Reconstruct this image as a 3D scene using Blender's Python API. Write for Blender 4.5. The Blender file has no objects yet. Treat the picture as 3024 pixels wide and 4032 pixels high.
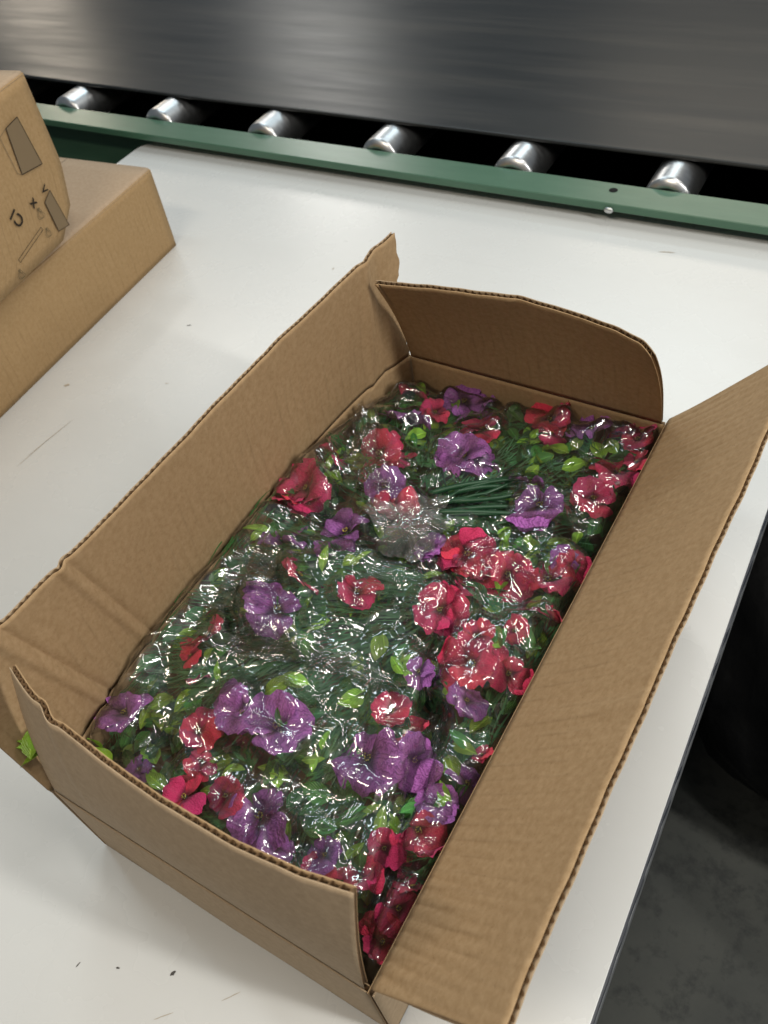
import bpy, bmesh, math, random
import numpy as np
from mathutils import Matrix, Vector, Euler

random.seed(11)
rng = np.random.default_rng(11)
scene = bpy.context.scene

# ------------------------------------------------------------------ camera, world, lamps, exposure
cam_data = bpy.data.cameras.new('camera')
camera = bpy.data.objects.new('camera', cam_data)
scene.collection.objects.link(camera)
scene.camera = camera
cam_data.sensor_fit = 'VERTICAL'
cam_data.sensor_height = 36.0
cam_data.lens = 30.2
cam_data.clip_start, cam_data.clip_end = 0.02, 100
camera.matrix_world = Matrix(((0.8693, -0.2891, 0.4008, 0.0),
                              (0.4779, 0.6986, -0.5325, 0.0),
                              (-0.1261, 0.6545, 0.7455, 0.9182),
                              (0, 0, 0, 1)))
cam_data.dof.use_dof = True
cam_data.dof.focus_distance = 0.92
cam_data.dof.aperture_fstop = 9.0

world = bpy.data.worlds.new('World')
scene.world = world
world.use_nodes = True
world.node_tree.nodes['Background'].inputs[0].default_value = (0.80, 0.90, 1.0, 1)
world.node_tree.nodes['Background'].inputs[1].default_value = 0.16

def lamp(name, loc, target, sx, sy, power, col):
    d = bpy.data.lights.new(name, 'AREA')
    d.shape = 'RECTANGLE'; d.size, d.size_y = sx, sy
    d.energy = power; d.color = col
    o = bpy.data.objects.new(name, d)
    scene.collection.objects.link(o)
    o.location = loc
    o.rotation_euler = (Vector(target) - Vector(loc)).to_track_quat('-Z', 'Y').to_euler()
    return o
COOL, NEUT, WARM = (0.78, 0.93, 1.0), (1.0, 0.97, 0.91), (1.0, 0.87, 0.70)
lamp('ceiling_or_fill_lamp', (0.35, 2.1, 2.35), (-0.3, 0.7, 0), 1.2, 0.12, 15, NEUT)
lamp('ceiling_or_fill_lamp', (-2.1, 2.6, 2.6), (-0.9, 1.0, 0), 1.4, 0.12, 16, COOL)
lamp('ceiling_or_fill_lamp', (-0.6, -0.8, 2.6), (-0.4, 0.3, 0), 1.4, 0.12, 30, WARM)
lamp('ceiling_or_fill_lamp', (1.7, 0.5, 1.75), (-0.4, 0.6, 0), 0.12, 1.2, 46, NEUT)  # unseen fill lamp, set low to brighten the inside of the left flap
lamp('ceiling_or_fill_lamp', (0.22, 0.4, 2.6), (-0.05, 0.5, 0), 0.12, 1.2, 17, NEUT)  # fill lamp added overhead to brighten the table strip beside the right flap
lamp('ceiling_or_fill_lamp', (-1.9, 0.6, 2.6), (-0.4, 0.5, 0), 0.12, 1.2, 6, COOL)
lamp('ceiling_or_fill_lamp', (-1.0, 4.2, 2.7), (-0.4, 0.5, 0), 1.4, 0.12, 14, COOL)
lamp('ceiling_or_fill_lamp', (-3.4, 3.6, 2.8), (-0.6, 0.6, 0), 1.4, 0.12, 14, NEUT)
lamp('ceiling_panel_lamp', (-4.9, 6.9, 2.9), (-1.2, 1.8, 0), 0.9, 1.1, 34, NEUT)
lamp('ceiling_panel_lamp', (-1.1, 6.8, 2.9), (-0.4, 1.8, 0), 2.2, 0.6, 26, WARM)
lamp('ceiling_panel_lamp', (-9.4, 7.6, 2.9), (-2.3, 1.8, 0), 0.7, 0.9, 34, WARM)

scene.view_settings.view_transform = 'Standard'
scene.view_settings.look = 'None'
scene.view_settings.exposure = -0.08
scene.view_settings.gamma = 1.0
scene.cycles.use_denoising = True
scene.cycles.max_bounces = 10
scene.cycles.transparent_max_bounces = 16
scene.cycles.caustics_reflective = False
scene.cycles.caustics_refractive = False
scene.cycles.sample_clamp_indirect = 6.0

# ------------------------------------------------------------------ helpers
def link(o, parent=None):
    scene.collection.objects.link(o)
    if parent is not None:
        o.parent = parent
    return o

def tag(o, label=None, category=None, group=None, kind=None):
    if label: o['label'] = label
    if category: o['category'] = category
    if group: o['group'] = group
    if kind: o['kind'] = kind
    return o

def empty(name, loc=(0, 0, 0), rz=0.0):
    o = bpy.data.objects.new(name, None)
    o.empty_display_size = 0.05
    o.location = loc; o.rotation_euler = (0, 0, rz)
    return link(o)

def mesh_from(name, verts, faces, mat=None, smooth=False, uv=None):
    me = bpy.data.meshes.new(name)
    me.from_pydata([tuple(v) for v in verts], [], [tuple(f) for f in faces])
    if uv is not None:
        uvl = me.uv_layers.new(name='UVMap')
        li = np.zeros(len(me.loops), dtype=np.int32)
        me.loops.foreach_get('vertex_index', li)
        uvl.data.foreach_set('uv', np.asarray(uv, dtype=np.float32)[li].ravel())
    if mat: me.materials.append(mat)
    if smooth:
        me.polygons.foreach_set('use_smooth', [True] * len(me.polygons))
    me.update()
    return me

def obj(name, me, parent=None):
    return link(bpy.data.objects.new(name, me), parent)

def bm_obj(name, bm, mat, parent=None, smooth=False):
    me = bpy.data.meshes.new(name)
    bmesh.ops.recalc_face_normals(bm, faces=bm.faces)
    bm.to_mesh(me); bm.free()
    if mat: me.materials.append(mat)
    if smooth:
        me.polygons.foreach_set('use_smooth', [True] * len(me.polygons))
    return obj(name, me, parent)

def add_box(bm, lo, hi, bevel=0.0):
    r = bmesh.ops.create_cube(bm, size=1.0)
    vs = r['verts']
    for v in vs:
        v.co = Vector([lo[i] + (v.co[i] + .5) * (hi[i] - lo[i]) for i in range(3)])
    if bevel:
        es = list({e for v in vs for e in v.link_edges})
        bmesh.ops.bevel(bm, geom=es, offset=bevel, segments=2, affect='EDGES', profile=0.5)

def box_obj(name, lo, hi, mat, parent=None, bevel=0.0):
    bm = bmesh.new(); add_box(bm, lo, hi, bevel)
    return bm_obj(name, bm, mat, parent)

def tube_mesh(name, pts, radii, mat, seg=7):
    pts = [Vector(q) for q in pts]
    vs, fs = [], []
    for i, q in enumerate(pts):
        d = (pts[min(i + 1, len(pts) - 1)] - pts[max(i - 1, 0)]).normalized()
        a = d.orthogonal().normalized(); b = d.cross(a)
        for k in range(seg):
            t = 2 * math.pi * k / seg
            vs.append(q + radii[i] * (math.cos(t) * a + math.sin(t) * b))
    for i in range(len(pts) - 1):
        for k in range(seg):
            fs.append((i * seg + k, i * seg + (k + 1) % seg, (i + 1) * seg + (k + 1) % seg, (i + 1) * seg + k))
    fs.append(tuple(range(seg))[::-1]); fs.append(tuple(range((len(pts) - 1) * seg, len(pts) * seg)))
    return mesh_from(name, vs, fs, mat, True)

def lathe_mesh(name, prof, mat, seg=40):
    """profile of (axial, radius), spun about local Y"""
    vs, fs = [], []
    n = len(prof)
    for (a, r) in prof:
        for k in range(seg):
            t = 2 * math.pi * k / seg
            vs.append((r * math.cos(t), a, r * math.sin(t)))
    for i in range(n - 1):
        for k in range(seg):
            fs.append((i * seg + k, i * seg + (k + 1) % seg, (i + 1) * seg + (k + 1) % seg, (i + 1) * seg + k))
    me = mesh_from(name, vs, fs, mat, True)
    return me

# ------------------------------------------------------------------ materials
class NT:
    def __init__(self, name):
        self.m = bpy.data.materials.new(name); self.m.use_nodes = True
        self.t = self.m.node_tree; self.n = self.t.nodes
        self.b = self.n['Principled BSDF']; self.out = self.n['Material Output']
    def add(self, typ, **kw):
        nd = self.n.new(typ)
        for k, v in kw.items():
            if k.startswith('i_'):
                nd.inputs[int(k[2:]) if k[2:].isdigit() else k[2:].replace('_', ' ')].default_value = v
            else:
                setattr(nd, k, v)
        return nd
    def ln(self, a, b): self.t.links.new(a, b)
    def ramp(self, fac, stops):
        r = self.add('ShaderNodeValToRGB')
        el = r.color_ramp.elements
        while len(el) < len(stops): el.new(0.5)
        for e, (p, c) in zip(el, stops):
            e.position = p; e.color = (*c, 1) if len(c) == 3 else c
        self.ln(fac, r.inputs[0]); return r.outputs[0]
    def noise(self, vec, scale, detail=3, rough=.55):
        nd = self.add('ShaderNodeTexNoise'); nd.inputs['Scale'].default_value = scale
        nd.inputs['Detail'].default_value = detail; nd.inputs['Roughness'].default_value = rough
        if vec is not None: self.ln(vec, nd.inputs['Vector'])
        return nd.outputs['Fac']
    def mapping(self, vec, scale=(1, 1, 1), rot=(0, 0, 0)):
        mp = self.add('ShaderNodeMapping'); mp.inputs['Scale'].default_value = scale
        mp.inputs['Rotation'].default_value = rot
        self.ln(vec, mp.inputs['Vector']); return mp.outputs[0]
    def math(self, op, a, b=None):
        nd = self.add('ShaderNodeMath', operation=op)
        for i, q in enumerate((a, b)):
            if q is None: continue
            if isinstance(q, (int, float)): nd.inputs[i].default_value = q
            else: self.ln(q, nd.inputs[i])
        return nd.outputs[0]
    def mix(self, fac, a, b, blend='MIX'):
        nd = self.add('ShaderNodeMix', data_type='RGBA', blend_type=blend)
        for i, q in ((0, fac), (6, a), (7, b)):
            if isinstance(q, (int, float)): nd.inputs[i].default_value = q
            elif isinstance(q, tuple): nd.inputs[i].default_value = (*q, 1)
            else: self.ln(q, nd.inputs[i])
        return nd.outputs[2]
    def bump(self, h, strength, dist, normal=None):
        nd = self.add('ShaderNodeBump'); nd.inputs['Strength'].default_value = strength
        nd.inputs['Distance'].default_value = dist
        self.ln(h, nd.inputs['Height'])
        if normal is not None: self.ln(normal, nd.inputs['Normal'])
        return nd.outputs[0]
    def coord(self, which='Object'):
        return self.add('ShaderNodeTexCoord').outputs[which]

def simple(name, col, rough=.5, metal=0., spec=.5):
    w = NT(name)
    w.b.inputs['Base Color'].default_value = (*col, 1)
    w.b.inputs['Roughness'].default_value = rough
    w.b.inputs['Metallic'].default_value = metal
    w.b.inputs['Specular IOR Level'].default_value = spec
    return w.m

def card_material(name, dark, light, flute=True, strength=.25):
    w = NT(name); oc = w.coord('Object'); uv = w.coord('UV')
    fib = w.noise(w.mapping(oc, (160, 160, 160)), 1, 4, .65)
    big = w.noise(oc, 9, 3)
    c = w.mix(w.ramp(fib, [(.35, (0, 0, 0)), (.7, (1, 1, 1))]), dark, light)
    c = w.mix(w.math('MULTIPLY', big, .35), c, tuple(q * .78 for q in dark))
    speck = w.noise(w.mapping(oc, (420, 420, 420)), 1, 1)
    c = w.mix(w.ramp(speck, [(.70, (0, 0, 0)), (.76, (.45, .45, .45))]), c, tuple(q * .5 for q in dark))
    h = fib
    if flute:
        sx = w.add('ShaderNodeSeparateXYZ'); w.ln(uv, sx.inputs[0])
        wob = w.math('MULTIPLY', w.noise(w.mapping(uv, (5, 3, 1)), 1, 2), .010)
        u = w.math('ADD', sx.outputs[0], wob)
        s = w.math('SINE', w.math('MULTIPLY', u, 2 * math.pi / .0152))
        line = w.math('POWER', w.math('MULTIPLY', w.math('ADD', s, 1.0), .5), 9)
        patch = w.math('MULTIPLY', w.ramp(w.noise(w.mapping(uv, (40, 14, 1)), 1, 2), [(.36, (0, 0, 0)), (.64, (1, 1, 1))]), w.ramp(w.math('MULTIPLY', sx.outputs[1], 5.4), [(.50, (1, 1, 1)), (.75, (.12, .12, .12))]))
        msk = w.math('MULTIPLY', line, patch)
        c = w.mix(w.math('MULTIPLY', msk, strength), c, tuple(q * .35 for q in dark))  # shading of the flute ridges painted into the colour as dark lines
        soft = w.math('MULTIPLY', w.math('SINE', w.math('MULTIPLY', u, 2 * math.pi / .0076)), .25)
        h = w.math('SUBTRACT', w.math('ADD', w.math('MULTIPLY', fib, .35), soft), w.math('MULTIPLY', msk, 1.5))
    w.ln(c, w.b.inputs['Base Color'])
    w.b.inputs['Roughness'].default_value = .78
    w.b.inputs['Specular IOR Level'].default_value = .28
    w.ln(w.bump(h, .35, .0006), w.b.inputs['Normal'])
    return w.m
M = {}
M['card'] = card_material('kraft_cardboard', (.325, .212, .108), (.42, .287, .158), True, .16)
M['card_rib'] = card_material('kraft_cardboard_ribbed', (.325, .212, .108), (.42, .287, .158), True, .14)
M['card_out'] = card_material('kraft_cardboard_outside', (.335, .245, .152), (.415, .308, .198), False)
M['card_left'] = card_material('kraft_cardboard_boxes', (.35, .225, .105), (.42, .28, .142), True, .15)
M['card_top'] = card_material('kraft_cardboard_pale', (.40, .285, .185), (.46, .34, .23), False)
M['flute'] = card_material('corrugated_medium', (.20, .125, .065), (.27, .175, .095), False)

def table_material():
    w = NT('white_laminate'); oc = w.coord('Object')
    n = w.noise(oc, 3.0, 4)
    c = w.mix(n, (.56, .57, .56), (.62, .625, .61))
    dirt = w.noise(w.mapping(oc, (5, 9, 5)), 1, 8, .75)
    c = w.mix(w.ramp(dirt, [(.45, (0, 0, 0)), (.95, (.14, .14, .14))]), c, (.44, .42, .39))
    scr = w.noise(w.mapping(oc, (3, 190, 1), (0, 0, .5)), 1, 2)
    c = w.mix(w.ramp(scr, [(.72, (0, 0, 0)), (.76, (.25, .25, .25))]), c, (.5, .5, .5))
    w.ln(c, w.b.inputs['Base Color'])
    r = w.ramp(w.noise(w.mapping(oc, (8, 8, 8)), 1, 4), [(.3, (.26,) * 3), (.75, (.29,) * 3)])
    w.ln(r, w.b.inputs['Roughness'])
    w.b.inputs['Specular IOR Level'].default_value = .5
    w.ln(w.bump(w.noise(w.mapping(oc, (60, 60, 60)), 1, 3), .06, .001), w.b.inputs['Normal'])
    return w.m
M['table'] = table_material()

def belt_material():
    w = NT('black_rubber_belt'); oc = w.coord('Object')
    st = w.noise(w.mapping(oc, (2.5, 20, 5)), 1, 7, .6)
    st2 = w.noise(w.mapping(oc, (1.2, 14, 5)), 1, 4, .6)
    c = w.mix(st, (.017, .020, .022), (.032, .034, .035))
    c = w.mix(w.ramp(st2, [(.48, (0, 0, 0)), (.70, (.5, .5, .5))]), c, (.060, .058, .053))
    w.ln(c, w.b.inputs['Base Color'])
    r = w.ramp(st, [(.25, (.28,) * 3), (.75, (.38,) * 3)])
    w.ln(r, w.b.inputs['Roughness'])
    w.b.inputs['Specular IOR Level'].default_value = .14
    h = w.math('ADD', w.math('MULTIPLY', st, .6), w.noise(w.mapping(oc, (14, 40, 5)), 1, 3))
    w.ln(w.bump(h, .05, .0010), w.b.inputs['Normal'])
    return w.m
M['belt'] = belt_material()

def green_paint():
    w = NT('green_paint'); oc = w.coord('Object')
    n = w.noise(w.mapping(oc, (9, 40, 40)), 1, 5, .65)
    c = w.mix(n, (.034, .100, .058), (.075, .160, .102))
    chip = w.noise(w.mapping(oc, (90, 120, 90)), 1, 4, .7)
    c = w.mix(w.ramp(chip, [(.70, (0, 0, 0)), (.74, (.8, .8, .8))]), c, (.20, .24, .22))
    w.ln(c, w.b.inputs['Base Color'])
    w.b.inputs['Roughness'].default_value = .30
    w.ln(w.bump(n, .12, .001), w.b.inputs['Normal'])
    return w.m
M['green'] = green_paint()

def zinc():
    w = NT('zinc_steel'); oc = w.coord('Object')
    st = w.noise(w.mapping(oc, (60, 400, 60)), 1, 3)
    w.ln(w.mix(st, (.50, .51, .52), (.72, .72, .71)), w.b.inputs['Base Color'])
    w.b.inputs['Metallic'].default_value = 1.0
    w.ln(w.ramp(st, [(.2, (.27,) * 3), (.8, (.40,) * 3)]), w.b.inputs['Roughness'])
    return w.m
M['zinc'] = zinc()
M['steel_dark'] = simple('dull_steel', (.10, .10, .10), .4, .8)
M['black'] = simple('black_shade_fill', (.006, .006, .006), .8, 0, .2)  # near-black puts the shade under the belt and in holes into the colour
M['edge'] = simple('dark_edge_band', (.022, .026, .036), .35)
M['edge_grey'] = simple('grey_table_frame', (.10, .105, .11), .5)
M['ink'] = simple('printed_black_ink', (.030, .022, .015), .8, 0, .2)
M['ink_grey'] = simple('printed_grey_ink', (.20, .145, .085), .8, 0, .2)
M['ink_line'] = simple('printed_thin_line', (.13, .10, .055), .8, 0, .2)
M['scuff'] = simple('dark_scuff', (.06, .055, .05), .7)
M['scuff_pale'] = simple('brown_scuff', (.40, .35, .28), .6)

def floor_material():
    w = NT('worn_concrete'); oc = w.coord('Object')
    n = w.noise(oc, 4, 6, .65)
    c = w.mix(n, (.014, .018, .018), (.072, .074, .062))
    d = w.noise(w.mapping(oc, (22, 22, 22)), 1, 5, .7)
    c = w.mix(w.ramp(d, [(.50, (0, 0, 0)), (.66, (.85, .85, .85))]), c, (.015, .017, .016))
    w.ln(c, w.b.inputs['Base Color']); w.b.inputs['Roughness'].default_value = .7
    w.ln(w.bump(d, .3, .003), w.b.inputs['Normal'])
    return w.m
M['floor'] = floor_material()

def sack_material():
    w = NT('black_plastic_sack'); oc = w.coord('Object')
    w.b.inputs['Base Color'].default_value = (.004, .004, .004, 1)
    w.b.inputs['Roughness'].default_value = .55
    w.b.inputs['Specular IOR Level'].default_value = .15
    w.ln(w.bump(w.noise(w.mapping(oc, (9, 9, 9)), 1, 4), .5, .02), w.b.inputs['Normal'])
    return w.m
M['sack'] = sack_material()

def petal_material(name, deep, bright, vein, vs):
    w = NT(name); uv = w.coord('UV'); oi = w.add('ShaderNodeObjectInfo')
    sx = w.add('ShaderNodeSeparateXYZ'); w.ln(uv, sx.inputs[0])
    wob = w.math('MULTIPLY', w.noise(w.mapping(uv, (7, 7, 7)), 1, 3), .35)
    fan = w.math('SINE', w.math('MULTIPLY', w.math('ADD', sx.outputs[0], wob), 62))
    ln_ = w.math('POWER', w.math('MULTIPLY', w.math('ADD', fan, 1.0), .5), 5)
    fine = w.noise(w.mapping(uv, (40, 14, 1)), 1, 3)
    c = w.mix(fine, deep, bright)
    c = w.mix(w.math('MULTIPLY', ln_, vs), c, vein)
    c = w.mix(w.ramp(sx.outputs[1], [(.10, (.85,) * 3), (.30, (0, 0, 0))]), c, tuple(q * .25 for q in vein))
    hsv = w.add('ShaderNodeHueSaturation'); w.ln(c, hsv.inputs['Color'])
    w.ln(w.math('ADD', w.math('MULTIPLY', oi.outputs['Random'], .4), .85), hsv.inputs['Value'])
    w.ln(w.math('ADD', w.math('MULTIPLY', oi.outputs['Random'], .025), .4875), hsv.inputs['Hue'])
    w.ln(hsv.outputs[0], w.b.inputs['Base Color'])
    w.b.inputs['Roughness'].default_value = .6
    w.b.inputs['Sheen Weight'].default_value = .15
    w.b.inputs['Specular IOR Level'].default_value = .25
    h = w.math('ADD', w.math('MULTIPLY', fan, -.5), fine)
    w.ln(w.bump(h, .6, .0012), w.b.inputs['Normal'])
    tr = w.add('ShaderNodeBsdfTranslucent'); w.ln(hsv.outputs[0], tr.inputs[0])
    ms = w.add('ShaderNodeMixShader'); ms.inputs[0].default_value = .22
    w.ln(w.b.outputs[0], ms.inputs[1]); w.ln(tr.outputs[0], ms.inputs[2])
    w.ln(ms.outputs[0], w.out.inputs[0])
    return w.m
M['red'] = petal_material('red_fabric_petal', (.56, .020, .088), (.78, .060, .165), (.34, .008, .045), .35)
M['purple'] = petal_material('purple_fabric_petal', (.35, .095, .39), (.50, .17, .55), (.10, .018, .13), .6)

def leaf_material(name, a, b, rough):
    w = NT(name); uv = w.coord('UV'); oi = w.add('ShaderNodeObjectInfo'); oc = w.coord('Object')
    sx = w.add('ShaderNodeSeparateXYZ'); w.ln(uv, sx.inputs[0])
    mid = w.math('ABSOLUTE', w.math('SUBTRACT', sx.outputs[0], .5))
    side = w.math('SINE', w.math('MULTIPLY', w.math('SUBTRACT', sx.outputs[1], mid), 48))
    n = w.noise(w.mapping(oc, (3, 3, 3)), 1, 2)
    c = w.mix(n, a, b)
    c = w.mix(w.ramp(mid, [(.03, (.6,) * 3), (.07, (0, 0, 0))]), c, tuple(min(1, q * 1.7) for q in b))
    hsv = w.add('ShaderNodeHueSaturation'); w.ln(c, hsv.inputs['Color'])
    w.ln(w.math('ADD', w.math('MULTIPLY', oi.outputs['Random'], .75), .6), hsv.inputs['Value'])
    w.ln(w.math('ADD', w.math('MULTIPLY', oi.outputs['Random'], .03), .485), hsv.inputs['Hue'])
    w.ln(hsv.outputs[0], w.b.inputs['Base Color'])
    w.b.inputs['Roughness'].default_value = rough
    w.ln(w.bump(side, .35, .004), w.b.inputs['Normal'])
    tr = w.add('ShaderNodeBsdfTranslucent'); w.ln(hsv.outputs[0], tr.inputs[0])
    ms = w.add('ShaderNodeMixShader'); ms.inputs[0].default_value = .2
    w.ln(w.b.outputs[0], ms.inputs[1]); w.ln(tr.outputs[0], ms.inputs[2])
    w.ln(ms.outputs[0], w.out.inputs[0])
    return w.m
M['lime'] = leaf_material('lime_green_leaf', (.20, .42, .030), (.33, .56, .060), .38)
M['leaf'] = leaf_material('dark_green_leaf', (.028, .145, .042), (.075, .26, .085), .40)
M['mid'] = leaf_material('mid_green_leaf', (.045, .18, .030), (.090, .28, .055), .38)
M['grass'] = leaf_material('fine_green_strand', (.060, .200, .085), (.130, .32, .145), .32)
M['stem'] = simple('dark_green_stem', (.012, .055, .022), .4)
M['heart'] = simple('flower_heart', (.020, .016, .012), .6)
M['stamen'] = simple('yellow_stamen', (.45, .36, .06), .6)

def film_material(name, haze, boost, rough=.07):
    w = NT(name); oc = w.coord('Object')
    h1 = w.noise(w.mapping(oc, (150, 60, 90), (0, 0, -.5)), 1, 1, .4)
    h2 = w.noise(w.mapping(oc, (50, 120, 90), (0, 0, .6)), 1, 1, .4)
    nrm = w.bump(w.math('ADD', h1, h2), .16, .0014)
    fr = w.add('ShaderNodeFresnel'); fr.inputs['IOR'].default_value = 1.5
    w.ln(nrm, fr.inputs['Normal'])
    fac = w.math('MINIMUM', w.math('ADD', w.math('MULTIPLY', fr.outputs[0], boost), .03), .95)
    gl = w.add('ShaderNodeBsdfGlossy'); gl.inputs['Roughness'].default_value = rough
    g2 = w.add('ShaderNodeBsdfGlossy'); g2.inputs['Roughness'].default_value = .26
    gm = w.add('ShaderNodeMixShader'); gm.inputs[0].default_value = .32
    w.ln(gl.outputs[0], gm.inputs[1]); w.ln(g2.outputs[0], gm.inputs[2])
    gl.inputs['Color'].default_value = (1, 1, 1, 1)
    w.ln(nrm, gl.inputs['Normal'])
    tp = w.add('ShaderNodeBsdfTransparent'); tp.inputs[0].default_value = (.97, .975, .97, 1)
    df = w.add('ShaderNodeBsdfDiffuse'); df.inputs[0].default_value = (.75, .77, .76, 1)
    m0 = w.add('ShaderNodeMixShader')
    hz = w.math('MULTIPLY', w.ramp(w.noise(w.mapping(oc, (14, 14, 14)), 1, 4), [(.35, (.25,) * 3), (.75, (1,) * 3)]), haze)
    w.ln(hz, m0.inputs[0]); w.ln(tp.outputs[0], m0.inputs[1]); w.ln(df.outputs[0], m0.inputs[2])
    m1 = w.add('ShaderNodeMixShader'); w.ln(fac, m1.inputs[0])
    w.ln(m0.outputs[0], m1.inputs[1]); w.ln(gm.outputs[0], m1.inputs[2])
    w.ln(m1.outputs[0], w.out.inputs[0])
    return w.m
M['film'] = film_material('clear_plastic_film', .016, 1.7, .045)
M['film_thick'] = film_material('gathered_plastic_film', .13, 2.6, .06)
def tape_material():
    w = NT('clear_packing_tape')
    w.b.inputs['Base Color'].default_value = (.37, .272, .172, 1)
    w.b.inputs['Roughness'].default_value = .42
    return w.m
M['tape'] = tape_material()

# ---- shape of the heap in the box
S1 = [(0.029, 0.06), (0.064, 0.02), (0.089, -0.09), (0.123, -0.142), (0.134, -0.214), (0.146, -0.3), (0.149, -0.36)]
S2 = [(-0.26, 0.037), (-0.131, 0.049), (-0.053, 0.03), (0.029, 0.06)]
S3 = [(0.029, 0.06), (0.072, 0.14), (0.126, 0.15), (0.20, 0.15)]
def seg_dist(x, y, pts):
    d = np.full(np.shape(x), 9.0)
    for (ax, ay), (bx, by) in zip(pts[:-1], pts[1:]):
        ex, ey = bx - ax, by - ay
        t = np.clip(((x - ax) * ex + (y - ay) * ey) / (ex * ex + ey * ey), 0, 1)
        d = np.minimum(d, np.hypot(x - ax - t * ex, y - ay - t * ey))
    return d
def rim_bulge(y):
    return 0.030 * np.clip(1 - (np.abs(y) / 0.3625) ** 4, 0, 1)
def heap(x, y, seams=True):
    """height of the heap of flowers above the table, in the box frame"""
    z = 0.126 + 0.034 * np.exp(-((x + .08) / .12) ** 2 - ((y + .08) / .22) ** 2)
    z = z + 0.010 * np.exp(-((x - .11) / .07) ** 2 - ((y - .05) / .2) ** 2)
    z = z - 0.020 * np.clip((y - .25) / .11, 0, 1) * np.clip((.12 - x) / .2, 0, 1)
    z = z - 0.030 * np.clip((-y - .24) / .12, 0, 1) * np.clip((x - .0) / .15, 0, 1)
    z = z - 0.012 * np.clip((-y - .2) / .12, 0, 1)
    z = z + 0.004 * np.sin(31 * x + 1.3) * np.sin(27 * y)
    z = z + 0.034 * np.exp(-((x + .21) / .035) ** 2) * np.clip((.30 - y) / .15, 0, 1) * np.clip((y + .37) / .05, 0, 1)
    if seams:
        d = np.minimum(np.minimum(seg_dist(x, y, S1), seg_dist(x, y, S2) + .004), seg_dist(x, y, S3) + .003)
        z = z - 0.034 * np.exp(-(d / .014) ** 2)
    return z
def region(x, y):
    """0 far bag, 1 near left bag, 2 right bag"""
    s2 = np.interp(x, [q[0] for q in S2], [q[1] for q in S2])
    s3 = np.interp(x, [q[0] for q in S3], [q[1] for q in S3])
    s1x = np.interp(-y, [-q[1] for q in S1], [q[0] for q in S1])
    top = np.where(x < .029, y > s2, y > s3)
    return np.where(top, 0, np.where((x > s1x) & (x > .02), 2, 1))

# ------------------------------------------------------------------ setting: floor
fl = mesh_from('floor', [(-9, -6, -.75), (8, -6, -.75), (8, 12, -.75), (-9, 12, -.75)], [(0, 1, 2, 3)], M['floor'])
tag(obj('floor', fl), kind='structure')

# ------------------------------------------------------------------ work table
TX0, TX1, TY0, TY1 = -1.643, -0.0155, -0.55, 1.512
table = empty('work_table', (-.83, .48, -.75))
tag(table, 'white laminate work table with dark edge under the open cardboard box', 'table')
def tloc(x, y, z): return (x + .83, y - .48, z + .75)
def slab_outline(x0, x1, y0, y1, r=.05):
    pts = [(x0, y0), (x1, y0), (x1, y1)]
    for k in range(9):
        a = math.radians(90 + 90 * k / 8)
        pts.append((x0 + r + r * math.cos(a), y1 - r + r * math.sin(a)))
    return pts
def prism(name, pts, z0, z1, mat, parent, bevel=0):
    bm = bmesh.new()
    lo = [bm.verts.new(tloc(x, y, z0)) for x, y in pts]
    hi = [bm.verts.new(tloc(x, y, z1)) for x, y in pts]
    bm.faces.new(lo[::-1]); top = bm.faces.new(hi)
    n = len(pts)
    for i in range(n):
        bm.faces.new((lo[i], lo[(i + 1) % n], hi[(i + 1) % n], hi[i]))
    if bevel:
        bmesh.ops.bevel(bm, geom=list(top.edges), offset=bevel, segments=2, affect='EDGES', profile=.5)
    return bm_obj(name, bm, mat, parent)
prism('table_top', slab_outline(TX0, TX1, TY0, TY1), -.004, 0, M['table'], table, .0008)
prism('core_board', slab_outline(TX0 + .001, TX1 - .001, TY0 + .001, TY1 - .001), -.026, -.0045, M['edge_grey'], table)
# edge band along the right side: a dark strip with two raised lips
band = bmesh.new()
ys = np.linspace(TY0, TY1, 160)
prof = [(0, -.0012), (.0022, -.0016), (.0026, -.009), (.0016, -.011), (.0016, -.016), (.0028, -.018), (.0028, -.027), (0, -.0275)]
rows = []
for i, y in enumerate(ys):
    j = .0004 * math.sin(i * 1.7) + .0003 * random.uniform(-1, 1)
    if random.random() < .03: j += .0014
    rows.append([band.verts.new(tloc(TX1 + a + (j if 0 < k < 7 else 0), y, z)) for k, (a, z) in enumerate(prof)])
for a, b in zip(rows[:-1], rows[1:]):
    for k in range(len(prof) - 1):
        band.faces.new((a[k], b[k], b[k + 1], a[k + 1]))
bm_obj('edge_band', band, M['edge'], table)
box_obj('apron', tloc(TX1 - .03, TY0 + .02, -.095), tloc(TX1 + .004, TY1 - .02, -.0285), M['edge_grey'], table, .003)
for lx, ly in ((TX0 + .06, TY0 + .08), (TX1 - .07, TY0 + .08), (TX0 + .06, TY1 - .10), (TX1 - .07, TY1 - .10)):
    box_obj('leg', tloc(lx - .02, ly - .02, -.75), tloc(lx + .02, ly + .02, -.03), M['edge_grey'], table, .002)
def scuff(x, y, ln_, wd, ang, mat):
    n = 6; vs, fs = [], []
    for i in range(n + 1):
        t = i / n - .5
        ww = wd * (1 - (2 * t) ** 2) * random.uniform(.5, 1.3) * .5 + .0001
        cx, cy = x + t * ln_ * math.cos(ang), y + t * ln_ * math.sin(ang) + random.uniform(-1, 1) * wd * .3
        vs += [tloc(cx - ww * math.sin(ang), cy + ww * math.cos(ang), .0004), tloc(cx + ww * math.sin(ang), cy - ww * math.cos(ang), .0004)]
    fs = [(2 * i, 2 * i + 1, 2 * i + 3, 2 * i + 2) for i in range(n)]
    obj('scuff_mark', mesh_from('scuff_mark', vs, fs, mat), table)
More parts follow.
